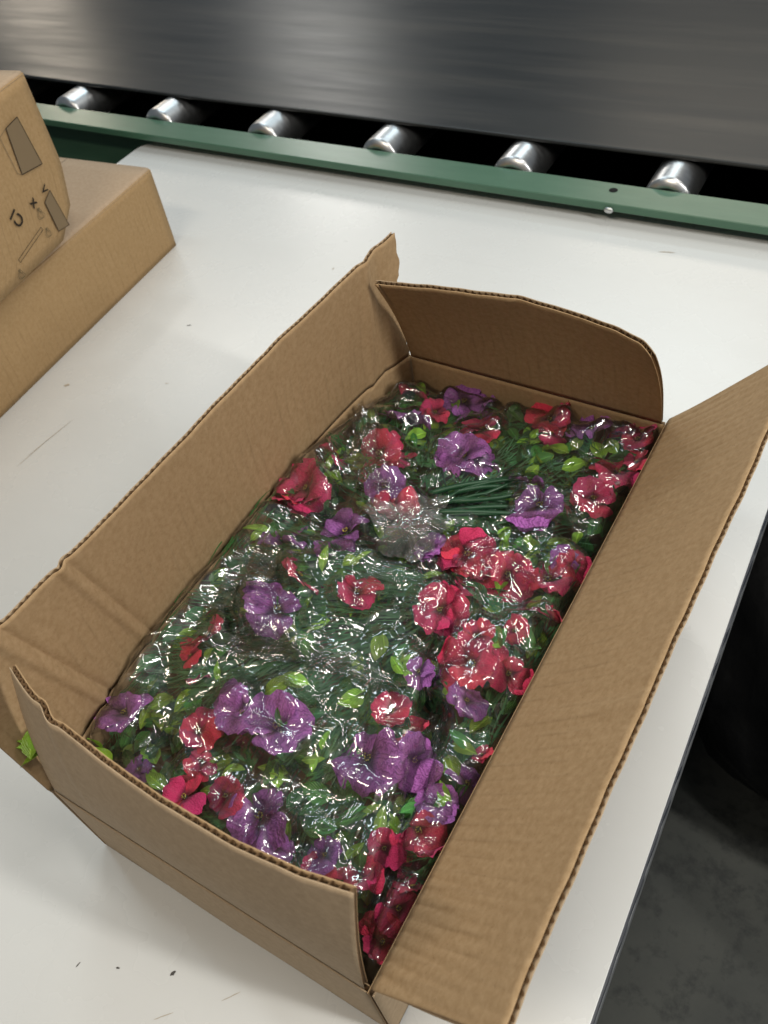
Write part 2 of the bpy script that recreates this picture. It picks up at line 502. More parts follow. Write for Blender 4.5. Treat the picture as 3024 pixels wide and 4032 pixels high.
for a in ((-1.095, .585, .10, .0012, 1.45, 'scuff_pale'), (-1.098, .545, .07, .001, 1.5, 'scuff_pale'), (-1.165, .70, .012, .006, .4, 'scuff_pale'),
          (-1.056, .9197, .009, .003, .5, 'scuff'), (-.8875, 1.167, .006, .003, 1.2, 'scuff_pale'), (-.3954, .0346, .006, .004, 1.1, 'scuff'),
          (-.49, -.005, .006, .001, 1.4, 'scuff'), (-.45, .012, .004, .002, .1, 'scuff'), (-.33, .045, .02, .0008, .9, 'scuff_pale'),
          (-.38, .0, .02, .0008, .8, 'scuff_pale'), (-.42, .95, .006, .002, .9, 'scuff_pale'), (-.315, 1.404, .03, .003, .2, 'scuff_pale'),
          (-.99, .77, .006, .002, .4, 'scuff_pale'), (-.76, 1.08, .012, .005, 1.0, 'scuff_pale')):
    scuff(*a[:5], M[a[5]])

# ------------------------------------------------------------------ belt conveyor
conv = empty('belt_conveyor', (-1.0, 2.3, -.75))
tag(conv, 'belt conveyor with black belt, steel rollers and green side rail behind the table', 'conveyor')
def cl(x, y, z): return (x + 1.0, y - 2.3, z + .75)
CX0, CX1 = -4.2, 2.0
rail = bmesh.new()
# folded channel: lip, top flange, inner return, web   (cross-section in y, z, swept along x)
sec = [(1.4705, .0235), (1.4690, .0250), (1.4690, .0385), (1.4705, .0400), (1.5405, .0400), (1.5425, .0385), (1.5425, .030),
       (1.5405, .030), (1.5405, .0370), (1.536, .0375), (1.536, -.16), (1.533, -.16), (1.533, .0370), (1.4725, .0370), (1.4725, .0235)]
for x0, x1 in ((CX0, CX1),):
    a = [rail.verts.new(cl(x0, y, z)) for y, z in sec]; b = [rail.verts.new(cl(x1, y, z)) for y, z in sec]
    for k in range(len(sec)):
        rail.faces.new((a[k], a[(k + 1) % len(sec)], b[(k + 1) % len(sec)], b[k]))
side_rail = bm_obj('side_rail', rail, M['green'], conv)
def disc(name, x, y, z, r, mat, parent, squash=1.0):
    vs = [cl(x + r * math.cos(2 * math.pi * k / 20), y + r * squash * math.sin(2 * math.pi * k / 20), z) for k in range(20)]
    return obj(name, mesh_from(name, vs, [tuple(range(20))], mat), parent)
disc('bolt_hole', -.4555, 1.5157, .0404, .0085, M['black'], side_rail)
disc('bolt_hole', -2.68, 1.5157, .0404, .0085, M['black'], side_rail)
nub = bmesh.new(); bmesh.ops.create_icosphere(nub, subdivisions=2, radius=.008)
for v in nub.verts: v.co = Vector(cl(-.447, 1.4665, .027)) + Vector((v.co.x * 1.2, v.co.y * .5, v.co.z * .8))
bm_obj('bolt_head', nub, M['zinc'], side_rail, True)
ROLLER_Z, RR = .013, .0465
prof = [(0, .004), (0, .010), (-.006, .0105), (-.006, .0125), (.0005, .0130), (.002, .021), (-.003, .025), (-.005, .031),
        (-.003, .036), (.001, RR - .003), (.004, RR - .0008), (.008, RR), (.9, RR)]
rol_me = lathe_mesh('roller', prof, M['zinc'])
shaft_me = lathe_mesh('roller_shaft', [(-.03, .0001), (-.03, .0085), (.02, .0085)], M['zinc'], 16)
seal_me = lathe_mesh('bearing_seal', [(-.0015, .0135), (-.0022, .0205)], M['steel_dark'], 32)
x = -.362 + 2 * .3166
for i in range(11):
    r_ = obj('roller', rol_me, conv); r_.location = cl(x - .3166 * i, 1.550, ROLLER_Z)
    r_.rotation_euler = (0, random.uniform(0, 6), 0)
    obj('roller_shaft', shaft_me, r_); obj('bearing_seal', seal_me, r_)
bz = .0605
bm = bmesh.new()
sec = [(1.6225, bz), (1.6215, bz + .003), (1.6225, bz + .0065), (1.626, bz + .0075), (3.05, bz + .0075), (3.05, bz)]
nx = 60
rows = []
for i in range(nx + 1):
    xx = CX0 + (CX1 - CX0) * i / nx
    wv = .0012 * math.sin(xx * 5.1) + .0008 * math.sin(xx * 13.7)
    rows.append([bm.verts.new(cl(xx, y + (wv if y < 2 else 0), z)) for y, z in sec])
for a, b in zip(rows[:-1], rows[1:]):
    for k in range(len(sec)):
        bm.faces.new((a[k], a[(k + 1) % len(sec)], b[(k + 1) % len(sec)], b[k]))
bm_obj('belt', bm, M['belt'], conv)
box_obj('slider_bed', cl(CX0, 1.70, .040), cl(CX1, 3.04, .0600), M['black'], conv)
box_obj('shade_pan', cl(CX0, 1.537, -.17), cl(CX1, 3.05, -.155), M['black'], conv)  # dark sheet added to stand for shade in the enclosed space below the belt
for lx in (-3.2, -1.9, -.2, 1.3):
    box_obj('support_leg', cl(lx - .03, 1.545, -.75), cl(lx + .03, 1.60, -.171), M['green'], conv, .003)
    box_obj('support_leg', cl(lx - .03, 2.95, -.75), cl(lx + .03, 3.01, -.171), M['green'], conv, .003)
far = bmesh.new()
add_box(far, cl(CX0, 3.06, -.16), cl(CX1, 3.13, .04), .003)
bm_obj('side_rail', far, M['green'], conv)

# ------------------------------------------------------------------ black sack on the floor
bm = bmesh.new()
bmesh.ops.create_icosphere(bm, subdivisions=4, radius=1)
for v in bm.verts:
    n = v.co.normalized()
    k = 1 + .07 * math.sin(5 * n.x + 2 * n.z) + .06 * math.sin(7 * n.y - 3 * n.x) + .04 * math.sin(13 * n.z + 9 * n.x)
    v.co = Vector((n.x * .46 * k, n.y * .47 * k, .27 + n.z * .28 * k))
    v.co.z = max(v.co.z, 0.0)
    if n.z > .8: v.co.z += (n.z - .8) * .5
sack = bm_obj('rubbish_sack', bm, M['sack'], None, True)
sack.location = (.30, 1.16, -.75)
tag(sack, 'black plastic sack on the dark floor beside the table edge', 'sack')

# ------------------------------------------------------------------ corrugated board
FP, BT, LT = .0082, .0058, .0008       # flute pitch, board thickness, liner thickness
def grid_faces(nu, nv, off=0, flip=False):
    f = []
    for i in range(nu - 1):
        for j in range(nv - 1):
            q = (off + i * nv + j, off + (i + 1) * nv + j, off + (i + 1) * nv + j + 1, off + i * nv + j + 1)
            f.append(q[::-1] if flip else q)
    return f
def normals(P):
    du = np.gradient(P, axis=0); dv = np.gradient(P, axis=1)
    n = np.cross(du, dv); n /= np.linalg.norm(n, axis=2, keepdims=True) + 1e-12
    return n
def slab(P, N, a, b, uvg):
    nu, nv, _ = P.shape
    top = (P + N * b).reshape(-1, 3); bot = (P + N * a).reshape(-1, 3)
    vs = np.concatenate([top, bot]); o = nu * nv
    fs = grid_faces(nu, nv) + grid_faces(nu, nv, o, True)
    ring = [i * nv for i in range(nu)] + [(nu - 1) * nv + j for j in range(1, nv)] + [i * nv + nv - 1 for i in range(nu - 2, -1, -1)] + [j for j in range(nv - 2, 0, -1)]
    for k in range(len(ring)):
        p_, q_ = ring[k], ring[(k + 1) % len(ring)]
        fs.append((q_, p_, p_ + o, q_ + o))
    uv = np.concatenate([uvg.reshape(-1, 2)] * 2)
    return vs, fs, uv
def board(name, fn, U, V, parent, mat_in, mat_out, label=None, nv=22, mu=None, flip=1):
    """fn(u, v) -> points on the sheet; flutes run along v. +normal side is mat_in when flip = 1"""
    nu = mu or max(8, int(U / .008))
    u, v = np.meshgrid(np.linspace(0, 1, nu), np.linspace(0, 1, nv), indexing='ij')
    P = fn(u, v); N = normals(P) * flip
    uvg = np.stack([u * U, v * V], axis=2)
    v1, f1, t1 = slab(P, N, BT / 2 - LT, BT / 2, uvg)
    v2, f2, t2 = slab(P, N, -BT / 2, -BT / 2 + LT, uvg)
    me = mesh_from(name, np.concatenate([v1, v2]), f1 + [tuple(q + len(v1) for q in f) for f in f2], None, False, np.concatenate([t1, t2]))
    me.materials.append(mat_in); me.materials.append(mat_out)
    me.polygons.foreach_set('material_index', [0] * len(f1) + [1] * len(f2))
    big = np.array([len(f1) and (i % len(f1)) < 2 * (nu - 1) * (nv - 1) for i in range(len(f1) + len(f2))])
    me.polygons.foreach_set('use_smooth', big)
    o = obj(name, me, parent)
    if label: o['label'] = label
    # wavy medium between the liners
    nw = int(U / FP * 8) + 1
    u, v = np.meshgrid(np.linspace(0, 1, nw), np.linspace(0, 1, nv), indexing='ij')
    P = fn(u, v); N = normals(P) * flip
    ph = 2 * math.pi * u * U / FP + .9 * np.sin(u * U * 37) + .5 * np.sin(u * U * 91)
    A = (BT / 2 - LT) * (1 - .15 * np.sin(u * U * 60 + 1) ** 2)
    P = P + N * (np.sin(ph) * A)[..., None]
    me = mesh_from('fluting', P.reshape(-1, 3), grid_faces(nw, nv), M['flute'], True)
    obj('fluting', me, o)
    return o
def sstep(t): 
    t = np.clip(t, 0, 1); return t * t * (3 - 2 * t)
def wob(u, seed, amp, fr=9):
    return amp * (np.sin(u * fr + seed) + .6 * np.sin(u * fr * 2.7 + 2.1 * seed) + .4 * np.sin(u * fr * 7.3 + seed * 3))

# ------------------------------------------------------------------ the open box   (frame: x across, y along, z up)
BOX_LOC, BOX_RZ = (-0.3486, 0.4593, 0.0), -0.0303
HW, HL, HZ, FD = .185, .3625, .15, .185
box = empty('cardboard_box', BOX_LOC, BOX_RZ)
tag(box, 'open brown corrugated cardboard box with raised flaps full of wrapped artificial flowers', 'box')

def crease(y, z, y0, k, w, a):
    return a * np.exp(-((y - y0 - k * (z - .2)) / w) ** 2)
def left_x(y, z):
    """x of the left side sheet, wall and flap in one run"""
    b = rim_bulge(y)
    wall = -HW - b * np.sin(np.clip(z / HZ, 0, 1) * math.pi / 2)
    topx = np.interp(y, [-.3625, -.32, -.305, -.11, .135, .3625], [-.232, -.214, -.208, -.206, -.207, -.183])
    t = np.clip((z - HZ) / FD, 0, 1)
    x = np.where(z <= HZ, wall, (-HW - b) * (1 - t) + topx * t)
    x = x + .00035 * np.sin(2 * math.pi * (y + .10 * z) / .0131) * np.clip(1.1 - np.abs(y - .02) / .2, 0, 1) * np.clip((.30 - z) / .08, 0, 1)
    x = x + crease(y, z, -.275, -.25, .005, .0030) - crease(y, z, -.264, -.25, .005, .0026)
    x = x + crease(y, z, -.195, -.22, .0045, .0026) - crease(y, z, -.185, -.22, .0045, .0022)
    x = x + crease(y, z, .285, .05, .007, .0032) - crease(y, z, .315, .02, .010, .003)
    x = x + crease(y, z, -.02, -.1, .012, .001) + crease(y, z, .12, -.1, .010, .001)
    return x
def left_wall(u, v):
    y = HL - 2 * HL * u; z = .002 + (HZ - .003) * v
    return np.stack([left_x(y, z), y, z], 2)
def left_flap(u, v):
    jag = wob(u, 1.0, .0005, 14)
    y0 = HL - 2 * HL * u
    far_t = np.clip((u - 0) / .03, 0, 1)
    tear = (1 - far_t) * (.0025 * np.sin(v * 34) * np.sin(v * 9 + 1) - .006 * (np.abs(v - .62) < .05))
    y = y0 + tear - .004 * (1 - far_t) - .002
    z = HZ + .0015 + (FD - .0015 + jag + .010 * np.clip(1 - u / .30, 0, 1)) * v
    return np.stack([left_x(y, z), y, z], 2)
board('side_wall', left_wall, 2 * HL, HZ, box, M['card'], M['card_out'], flip=-1)
board('flap', left_flap, 2 * HL, FD, box, M['card'], M['card_out'], 'tall left flap standing upright with torn far end', nv=36, mu=420, flip=-1)

def right_wall(u, v):
    y = -HL + 2 * HL * u; z = .002 + (HZ - .003) * v
    return np.stack([HW + .004 * np.sin(v * 3.14) * np.sin(u * 3.14) + 0 * y, y, z], 2)
board('side_wall', right_wall, 2 * HL, HZ, box, M['card'], M['card_out'], flip=-1)
def right_flap(u, v):
    y = -HL + 2 * HL * u + .004
    ang = np.radians(46 + 4 * u + 1.2 * np.sin(u * 5 + .5) + 3 * (v - .4))
    d = (.179 + .015 * u + wob(u, 4, .0010, 13)) * v + .0015
    sag = .002 * np.sin(u * 9 + 1) * v + .0035 * np.exp(-((u - .36) / .012) ** 2) * v ** .5 - .003 * np.exp(-((u - .385) / .012) ** 2) * v
    sag = sag + .00095 * np.sin(2 * math.pi * (y + .012 * v + .002 * np.sin(y * 23)) / .0128) * np.clip(1.25 - v, 0, 1) * np.clip(.45 + .8 * np.sin(y * 9 - 1.1), .1, 1)
    return np.stack([HW + d * np.cos(ang), y, HZ + d * np.sin(ang) + sag], 2)
board('flap', right_flap, 2 * HL, FD, box, M['card_rib'], M['card_out'], 'wide right flap opened outward showing ribbed inner face', nv=24, mu=460, flip=-1)

def far_wall(u, v):
    x = HW - .004 - (2 * HW - .008) * u; z = .002 + (HZ - .003) * v
    return np.stack([x, HL - .003 + 0 * x, z], 2)
board('end_wall', far_wall, 2 * HW, HZ, box, M['card'], M['card_out'], flip=-1)
def far_flap(u, v):
    x0 = HW - .007 - (2 * HW - .012) * u
    x = x0 + .006 * v * (u > .98) - .004 * np.clip(1 - u / .06, 0, 1) * v ** 4
    yt = np.interp(x0, [-.18, -.095, .007, .07, .127, .178], [.289, .2995, .3115, .3085, .300, .289])
    zt = np.interp(x0, [-.18, -.095, .007, .07, .127, .178], [.318, .3214, .3254, .3245, .3218, .3165]) + wob(u, 2, .0007, 8)
    zt = zt - .010 * np.clip(1 - u / .06, 0, 1) ** 1.5
    bow = .012 * np.sin(v * math.pi)
    y = (HL - .004) * (1 - v) + yt * v + bow * .6
    z = (HZ + .0015) * (1 - v) + zt * v
    return np.stack([x, y, z], 2)
board('flap', far_flap, 2 * HW, FD, box, M['card'], M['card_out'], 'shaded far flap leaning inward with one bent corner', nv=24, mu=80, flip=-1)

def near_wall(u, v):
    x = -HW + .004 + (2 * HW - .008) * u; z = .002 + (HZ - .003) * v
    return np.stack([x, -HL + .003 - .006 * np.sin(v * math.pi) * np.sin(u * math.pi), z], 2)
board('end_wall', near_wall, 2 * HW, HZ, box, M['card'], M['card_out'], flip=-1)
def near_flap(u, v):
    x0 = -HW + .004 + (2 * HW - .010) * u
    x = x0 + v * np.interp(u, [0, .1, 1], [.007, .002, .007])
    yt = np.interp(x0, [-.181, -.11, -.04, .02, .09, .14, .179], [-.3175, -.3375, -.345, -.3485, -.348, -.343, -.3345])
    zt = .330 + wob(u, 5, .0010, 10) - .004 * np.clip(1 - u / .05, 0, 1)
    t = v
    y = (-HL + .004) * (1 - t) + yt * t - .010 * np.sin(t * math.pi) * (.4 + .6 * np.sin(u * math.pi))
    y = y + .0025 * np.exp(-((u - .17) / .02) ** 2) * v - .002 * np.exp(-((u - .22) / .02) ** 2) * v
    z = (HZ + .0015) * (1 - t) + zt * t
    return np.stack([x, y, z], 2)
board('flap', near_flap, 2 * HW, FD, box, M['card'], M['card_out'], 'near flap standing upright and curling inward at both ends', nv=24, mu=90, flip=-1)
box_obj('bottom_panel', (-HW + .006, -HL + .008, .0015), (HW - .006, HL - .008, .006), M['card'], box)
# ------------------------------------------------------------------ the two boxes on the left
def carton(name, loc, rz, sx, sy, sz, mat, mat_top, label, chamfer=0.0):
    """box frame: origin at the far right bottom corner, body towards -x, -y"""
    root = empty(name, loc, rz)
    tag(root, label, 'box', 'cartons stacked at the left of the table')
    t = .005
    def quad_panel(nm, fn, nu, nv, U, V, m, flip=1):
        uu, vv = np.meshgrid(np.linspace(0, 1, nu), np.linspace(0, 1, nv), indexing='ij')
        P = fn(uu, vv); N = normals(P) * flip
        vs, fs, uv = slab(P, N, -t, 0, np.stack([uu * U, vv * V], 2))
        me = mesh_from(nm, vs, fs, m, False, uv)
        me.polygons.foreach_set('use_smooth', [i < 2 * (nu - 1) * (nv - 1) for i in range(len(fs))])
        return obj(nm, me, root)
    def face(u, v):      # the long side that faces the open box (+x)
        y = -sy + sy * u; z = v * sz
        if chamfer:
            cut = np.interp(z, [0, .038, .106, .25], [.070, .020, .0, 0]) * chamfer
            y = -sy + (sy - cut) * u
        return np.stack([.003 * np.sin(u * 3) * np.sin(v * 3.1) + 0 * y, y, z], 2)
    quad_panel('side_panel', face, 40, 14, sy, sz, mat)
    def back(u, v):
        x = 0 - sx * u; z = v * sz
        y = 0 * x - .0005
        if chamfer:
            y = y - np.interp(z, [0, .038, .106, .25], [.070, .020, .0, 0]) * chamfer
        return np.stack([x, y, z], 2)
    quad_panel('end_panel', back, 20, 14, sx, sz, mat)
    quad_panel('end_panel', lambda u, v: np.stack([-sx + sx * u, 0 * u - sy, v * sz], 2), 20, 8, sx, sz, mat)
    quad_panel('side_panel', lambda u, v: np.stack([0 * u - sx, -sy * u, v * sz], 2), 20, 8, sy, sz, mat)
    # two top flaps that meet along the middle, with rounded outer folds
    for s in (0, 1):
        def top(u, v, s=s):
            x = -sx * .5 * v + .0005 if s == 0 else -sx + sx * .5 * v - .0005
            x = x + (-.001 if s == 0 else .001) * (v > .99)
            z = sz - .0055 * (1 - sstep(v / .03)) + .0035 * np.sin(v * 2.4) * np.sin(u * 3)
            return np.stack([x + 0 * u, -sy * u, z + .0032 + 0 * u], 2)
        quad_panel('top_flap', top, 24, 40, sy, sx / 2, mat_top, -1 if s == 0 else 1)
    quad_panel('bottom_panel', lambda u, v: np.stack([-.006 - (sx - .012) * u, -.08 - (sy - .088) * v, 0 * u + .0055], 2), 8, 8, sx, sy, mat, -1)
    return root
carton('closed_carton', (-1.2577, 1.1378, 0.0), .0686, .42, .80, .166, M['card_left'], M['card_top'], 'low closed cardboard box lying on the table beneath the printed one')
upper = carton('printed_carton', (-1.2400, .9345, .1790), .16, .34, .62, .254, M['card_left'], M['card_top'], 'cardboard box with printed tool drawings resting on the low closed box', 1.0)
# printed marks on the face (frame: right = +y, up = +z, face at x = 0)
def print_poly(name, pts, mat, off=.0035):
    vs = [(off, y, z) for y, z in pts]
    return obj(name, mesh_from(name, vs, [tuple(range(len(vs)))], mat), upper)
def print_line(name, pts, w, mat, closed=False, off=.0038):
    pts = [Vector(q) for q in pts]
    if closed: pts = pts + [pts[0]]
    vs, fs = [], []
    for a, b in zip(pts[:-1], pts[1:]):
        d = (b - a).normalized(); n = Vector((-d.y, d.x)) * w / 2; e = d * w / 2
        k = len(vs)
        vs += [(off, *(a - e + n)), (off, *(a - e - n)), (off, *(b + e - n)), (off, *(b + e + n))]
        fs.append((k, k + 1, k + 2, k + 3)); off += .00002
    return obj(name, mesh_from(name, vs, fs, mat), upper)
def yz(y, z): return (y - .9345, z - .1765)
g1 = [yz(*q) for q in ((.848, .383), (.880, .386), (.889, .304), (.838, .312))]
print_poly('printed_block', g1, M['ink_grey']); print_line('printed_outline', g1, .0012, M['ink'], True)
print_line('printed_outline', [yz(.848, .383), yz(.828, .378), yz(.830, .318), yz(.838, .312)], .001, M['ink_grey'])
g2 = [yz(*q) for q in ((.858, .252), (.880, .262), (.889, .192), (.860, .197))]
print_poly('printed_block', g2, M['ink_grey']); print_line('printed_outline', g2, .001, M['ink'], True)
def scribble(cy, cz, n, r):
    """small looping line drawing of a hook"""
    pts = []
    for k in range(n * 4):
        a = k * .42
        pts.append(yz(cy + r * (.55 * math.cos(a * 1.6) + .35 * math.sin(a * .5)), cz + r * (.9 * math.sin(a) - .3 + .03 * k / n)))
    print_line('printed_drawing', pts, .0007, M['ink_line'])
scribble(.838, .246, 9, .010); scribble(.836, .212, 8, .009); scribble(.742, .192, 8, .009)
print_line('printed_drawing', [yz(.751, .211), yz(.826, .225), yz(.828, .219), yz(.752, .205)], .0009, M['ink'], True)
def lettering(txt, y, z, size, ang):
    cu = bpy.data.curves.new('lettering', 'FONT'); cu.body = txt; cu.size = size
    cu.align_x = 'CENTER'; cu.align_y = 'CENTER'; cu.offset = size * .02
    tmp = bpy.data.objects.new('lettering_source', cu); scene.collection.objects.link(tmp)
    bpy.context.view_layer.update()
    me = bpy.data.meshes.new_from_object(tmp)
    bpy.data.objects.remove(tmp); bpy.data.curves.remove(cu)
    me.materials.clear(); me.materials.append(M['ink'])
    o = obj('printed_lettering', me, upper)
    yy, zz = yz(y, z)
    o.matrix_local = Matrix.Translation((.0042, yy, zz)) @ Matrix.Rotation(math.radians(90), 4, 'Z') @ Matrix.Rotation(math.radians(90), 4, 'X') @ Matrix.Rotation(ang, 4, 'Z')
lettering('V', .868, .269, .020, math.radians(-80))
lettering('x', .832, .264, .026, math.radians(110))
lettering('C1', .787, .266, .027, math.radians(115))

# ------------------------------------------------------------------ bouquets: petals, leaves, stems
def petal_mesh(name, mat, seed):
    r = np.random.default_rng(seed)
    nu, nv = 9, 7
    u, v = np.meshgrid(np.linspace(-1, 1, nu), np.linspace(0, 1, nv), indexing='ij')
    wid = .12 + .50 * np.sin(np.clip(v * 1.02, 0, 1) ** .75 * math.pi * .62)
    rim = 1 - .20 * np.abs(u) ** 2.2 + .05 * np.sin(u * 7 + seed) * v
    rad = .06 + .94 * v * rim
    x = u * wid * (1 - .30 * np.clip(v - .75, 0, 1) / .25 * np.abs(u))
    z = .10 * np.sin(v * 2.6) - .06 * v ** 3 + .10 * u ** 2 * v + .045 * v * np.sin(u * 6.5 + seed * 1.7) + .035 * r.standard_normal(u.shape) * v
    P = np.stack([x, rad, z], 2)
    uv = np.stack([u * .5 + .5, v], 2)
    return mesh_from(name, P.reshape(-1, 3), grid_faces(nu, nv, 0, True), mat, True, uv.reshape(-1, 2))
PET = {'r': [petal_mesh('petal', M['red'], k) for k in range(5)], 'p': [petal_mesh('petal', M['purple'], k + 20) for k in range(5)]}
hb = bmesh.new()
bmesh.ops.create_uvsphere(hb, u_segments=10, v_segments=6, radius=.10)
for v_ in hb.verts: v_.co.z = v_.co.z * .5 + .05
heart_me = bpy.data.meshes.new('flower_head'); hb.to_mesh(heart_me); hb.free(); heart_me.materials.append(M['heart'])
sb = bmesh.new()
for k in range(9):
    a = k * 2.4; d = .05 + .07 * random.random()
    q = bmesh.ops.create_icosphere(sb, subdivisions=1, radius=.022)['verts']
    for v_ in q: v_.co += Vector((d * math.cos(a), d * math.sin(a), .13 + .03 * random.random()))
stamen_me = bpy.data.meshes.new('stamens'); sb.to_mesh(stamen_me); sb.free(); stamen_me.materials.append(M['stamen'])

def leaf_mesh(name, mat, seed, slim=1.0):
    nu, nv = 5, 6
    u, v = np.meshgrid(np.linspace(-1, 1, nu), np.linspace(0, 1, nv), indexing='ij')
    w = .30 * slim * np.sin(np.clip(v, 0, 1) ** .8 * math.pi) ** .8 + .012
    x = u * w
    z = .16 * np.abs(u) * w * 2 - .18 * (v - .4) ** 2 + .02 * np.sin(u * 5 + seed + v * 7)
    P = np.stack([x, v + 0 * u, z], 2)
    return mesh_from(name, P.reshape(-1, 3), grid_faces(nu, nv, 0, True), mat, True, np.stack([u * .5 + .5, v], 2).reshape(-1, 2))
LEAF = {k: [leaf_mesh('leaf', M[k], s, sl) for s, sl in ((0, .82), (1, 1.0), (2, .62))] for k in ('lime', 'leaf', 'mid')}

labels_b = ['bunch of red and purple artificial flowers in the far bag of the box',
            'bunch of purple and red artificial flowers in the near left bag',
            'narrow bunch of mostly red artificial flowers along the right flap']
bouquets = [tag(empty('artificial_bouquet', BOX_LOC, BOX_RZ), labels_b[k], 'artificial flowers', 'flower bunches packed in the box') for k in range(3)]

RES = .003
GX0, GY0 = -.24, -.38
GNX, GNY = int(.46 / RES), int(.76 / RES)
top_map = np.full((GNX, GNY), -1.0)
def stamp(M4, me):
    n = len(me.vertices); co = np.zeros(n * 3); me.vertices.foreach_get('co', co); co = co.reshape(-1, 3)
    A = np.array(M4); w_ = co @ A[:3, :3].T + A[:3, 3]
    i = np.clip(((w_[:, 0] - GX0) / RES).astype(int), 0, GNX - 1); j = np.clip(((w_[:, 1] - GY0) / RES).astype(int), 0, GNY - 1)
    np.maximum.at(top_map, (i, j), w_[:, 2])
def set_m(o, m): o.matrix_local = m

def flower(x, y, z, R, col, kind):
    reg = int(region(np.array(x), np.array(y)))
    lim = HW - R * .45
    x = max(min(x, HW - .012 - R * .25), -HW - float(rim_bulge(np.array(y))) + .014 + R * .75)
    y = max(min(y, HL - .012 - R * .5), -HL + .012)
    tilt = random.uniform(.05, .60) if kind != 'side' else random.uniform(.75, 1.05)
    az = random.uniform(0, 2 * math.pi)
    if kind == 'side': az = random.uniform(-.8, .8) + math.pi * 1.0
    Mh = Matrix.Translation((x, y, z - .003 - (.10 * R if kind == 'side' else -.003))) @ Matrix.Rotation(az, 4, 'Z') @ Matrix.Rotation(tilt, 4, 'X') @ Matrix.Rotation(random.uniform(0, 6.3), 4, 'Z') @ Matrix.Scale(min(R * 1.08, .037), 4)
    h = obj('flower_head', heart_me, bouquets[reg]); set_m(h, Mh)
    h['label'] = 'crimson red flower head' if col == 'r' else 'violet purple flower head with dark veins'
    obj('stamens', stamen_me, h)
    n = random.choice((3, 4, 4, 5)) if kind != 'side' else 3
    for k in range(n):
        a = 2 * math.pi * k / n + random.uniform(-.42, .42)
        s = random.uniform(.72, 1.18)
        Mp = Matrix.Rotation(a, 4, 'Z') @ Matrix.Translation((0, 0, .02 * (k % 2))) @ Matrix.Rotation(random.uniform(-.25, .50), 4, 'X') @ Matrix.Rotation(random.uniform(-.45, .45), 4, 'Y') @ Matrix.Diagonal((s * random.uniform(1.0, 1.4), s, random.uniform(.8, 2.0), 1))
        me = random.choice(PET[col])
        pt = obj('petal', me, h); set_m(pt, Mp)
        if kind != 'top': stamp(Mh @ Mp, me)
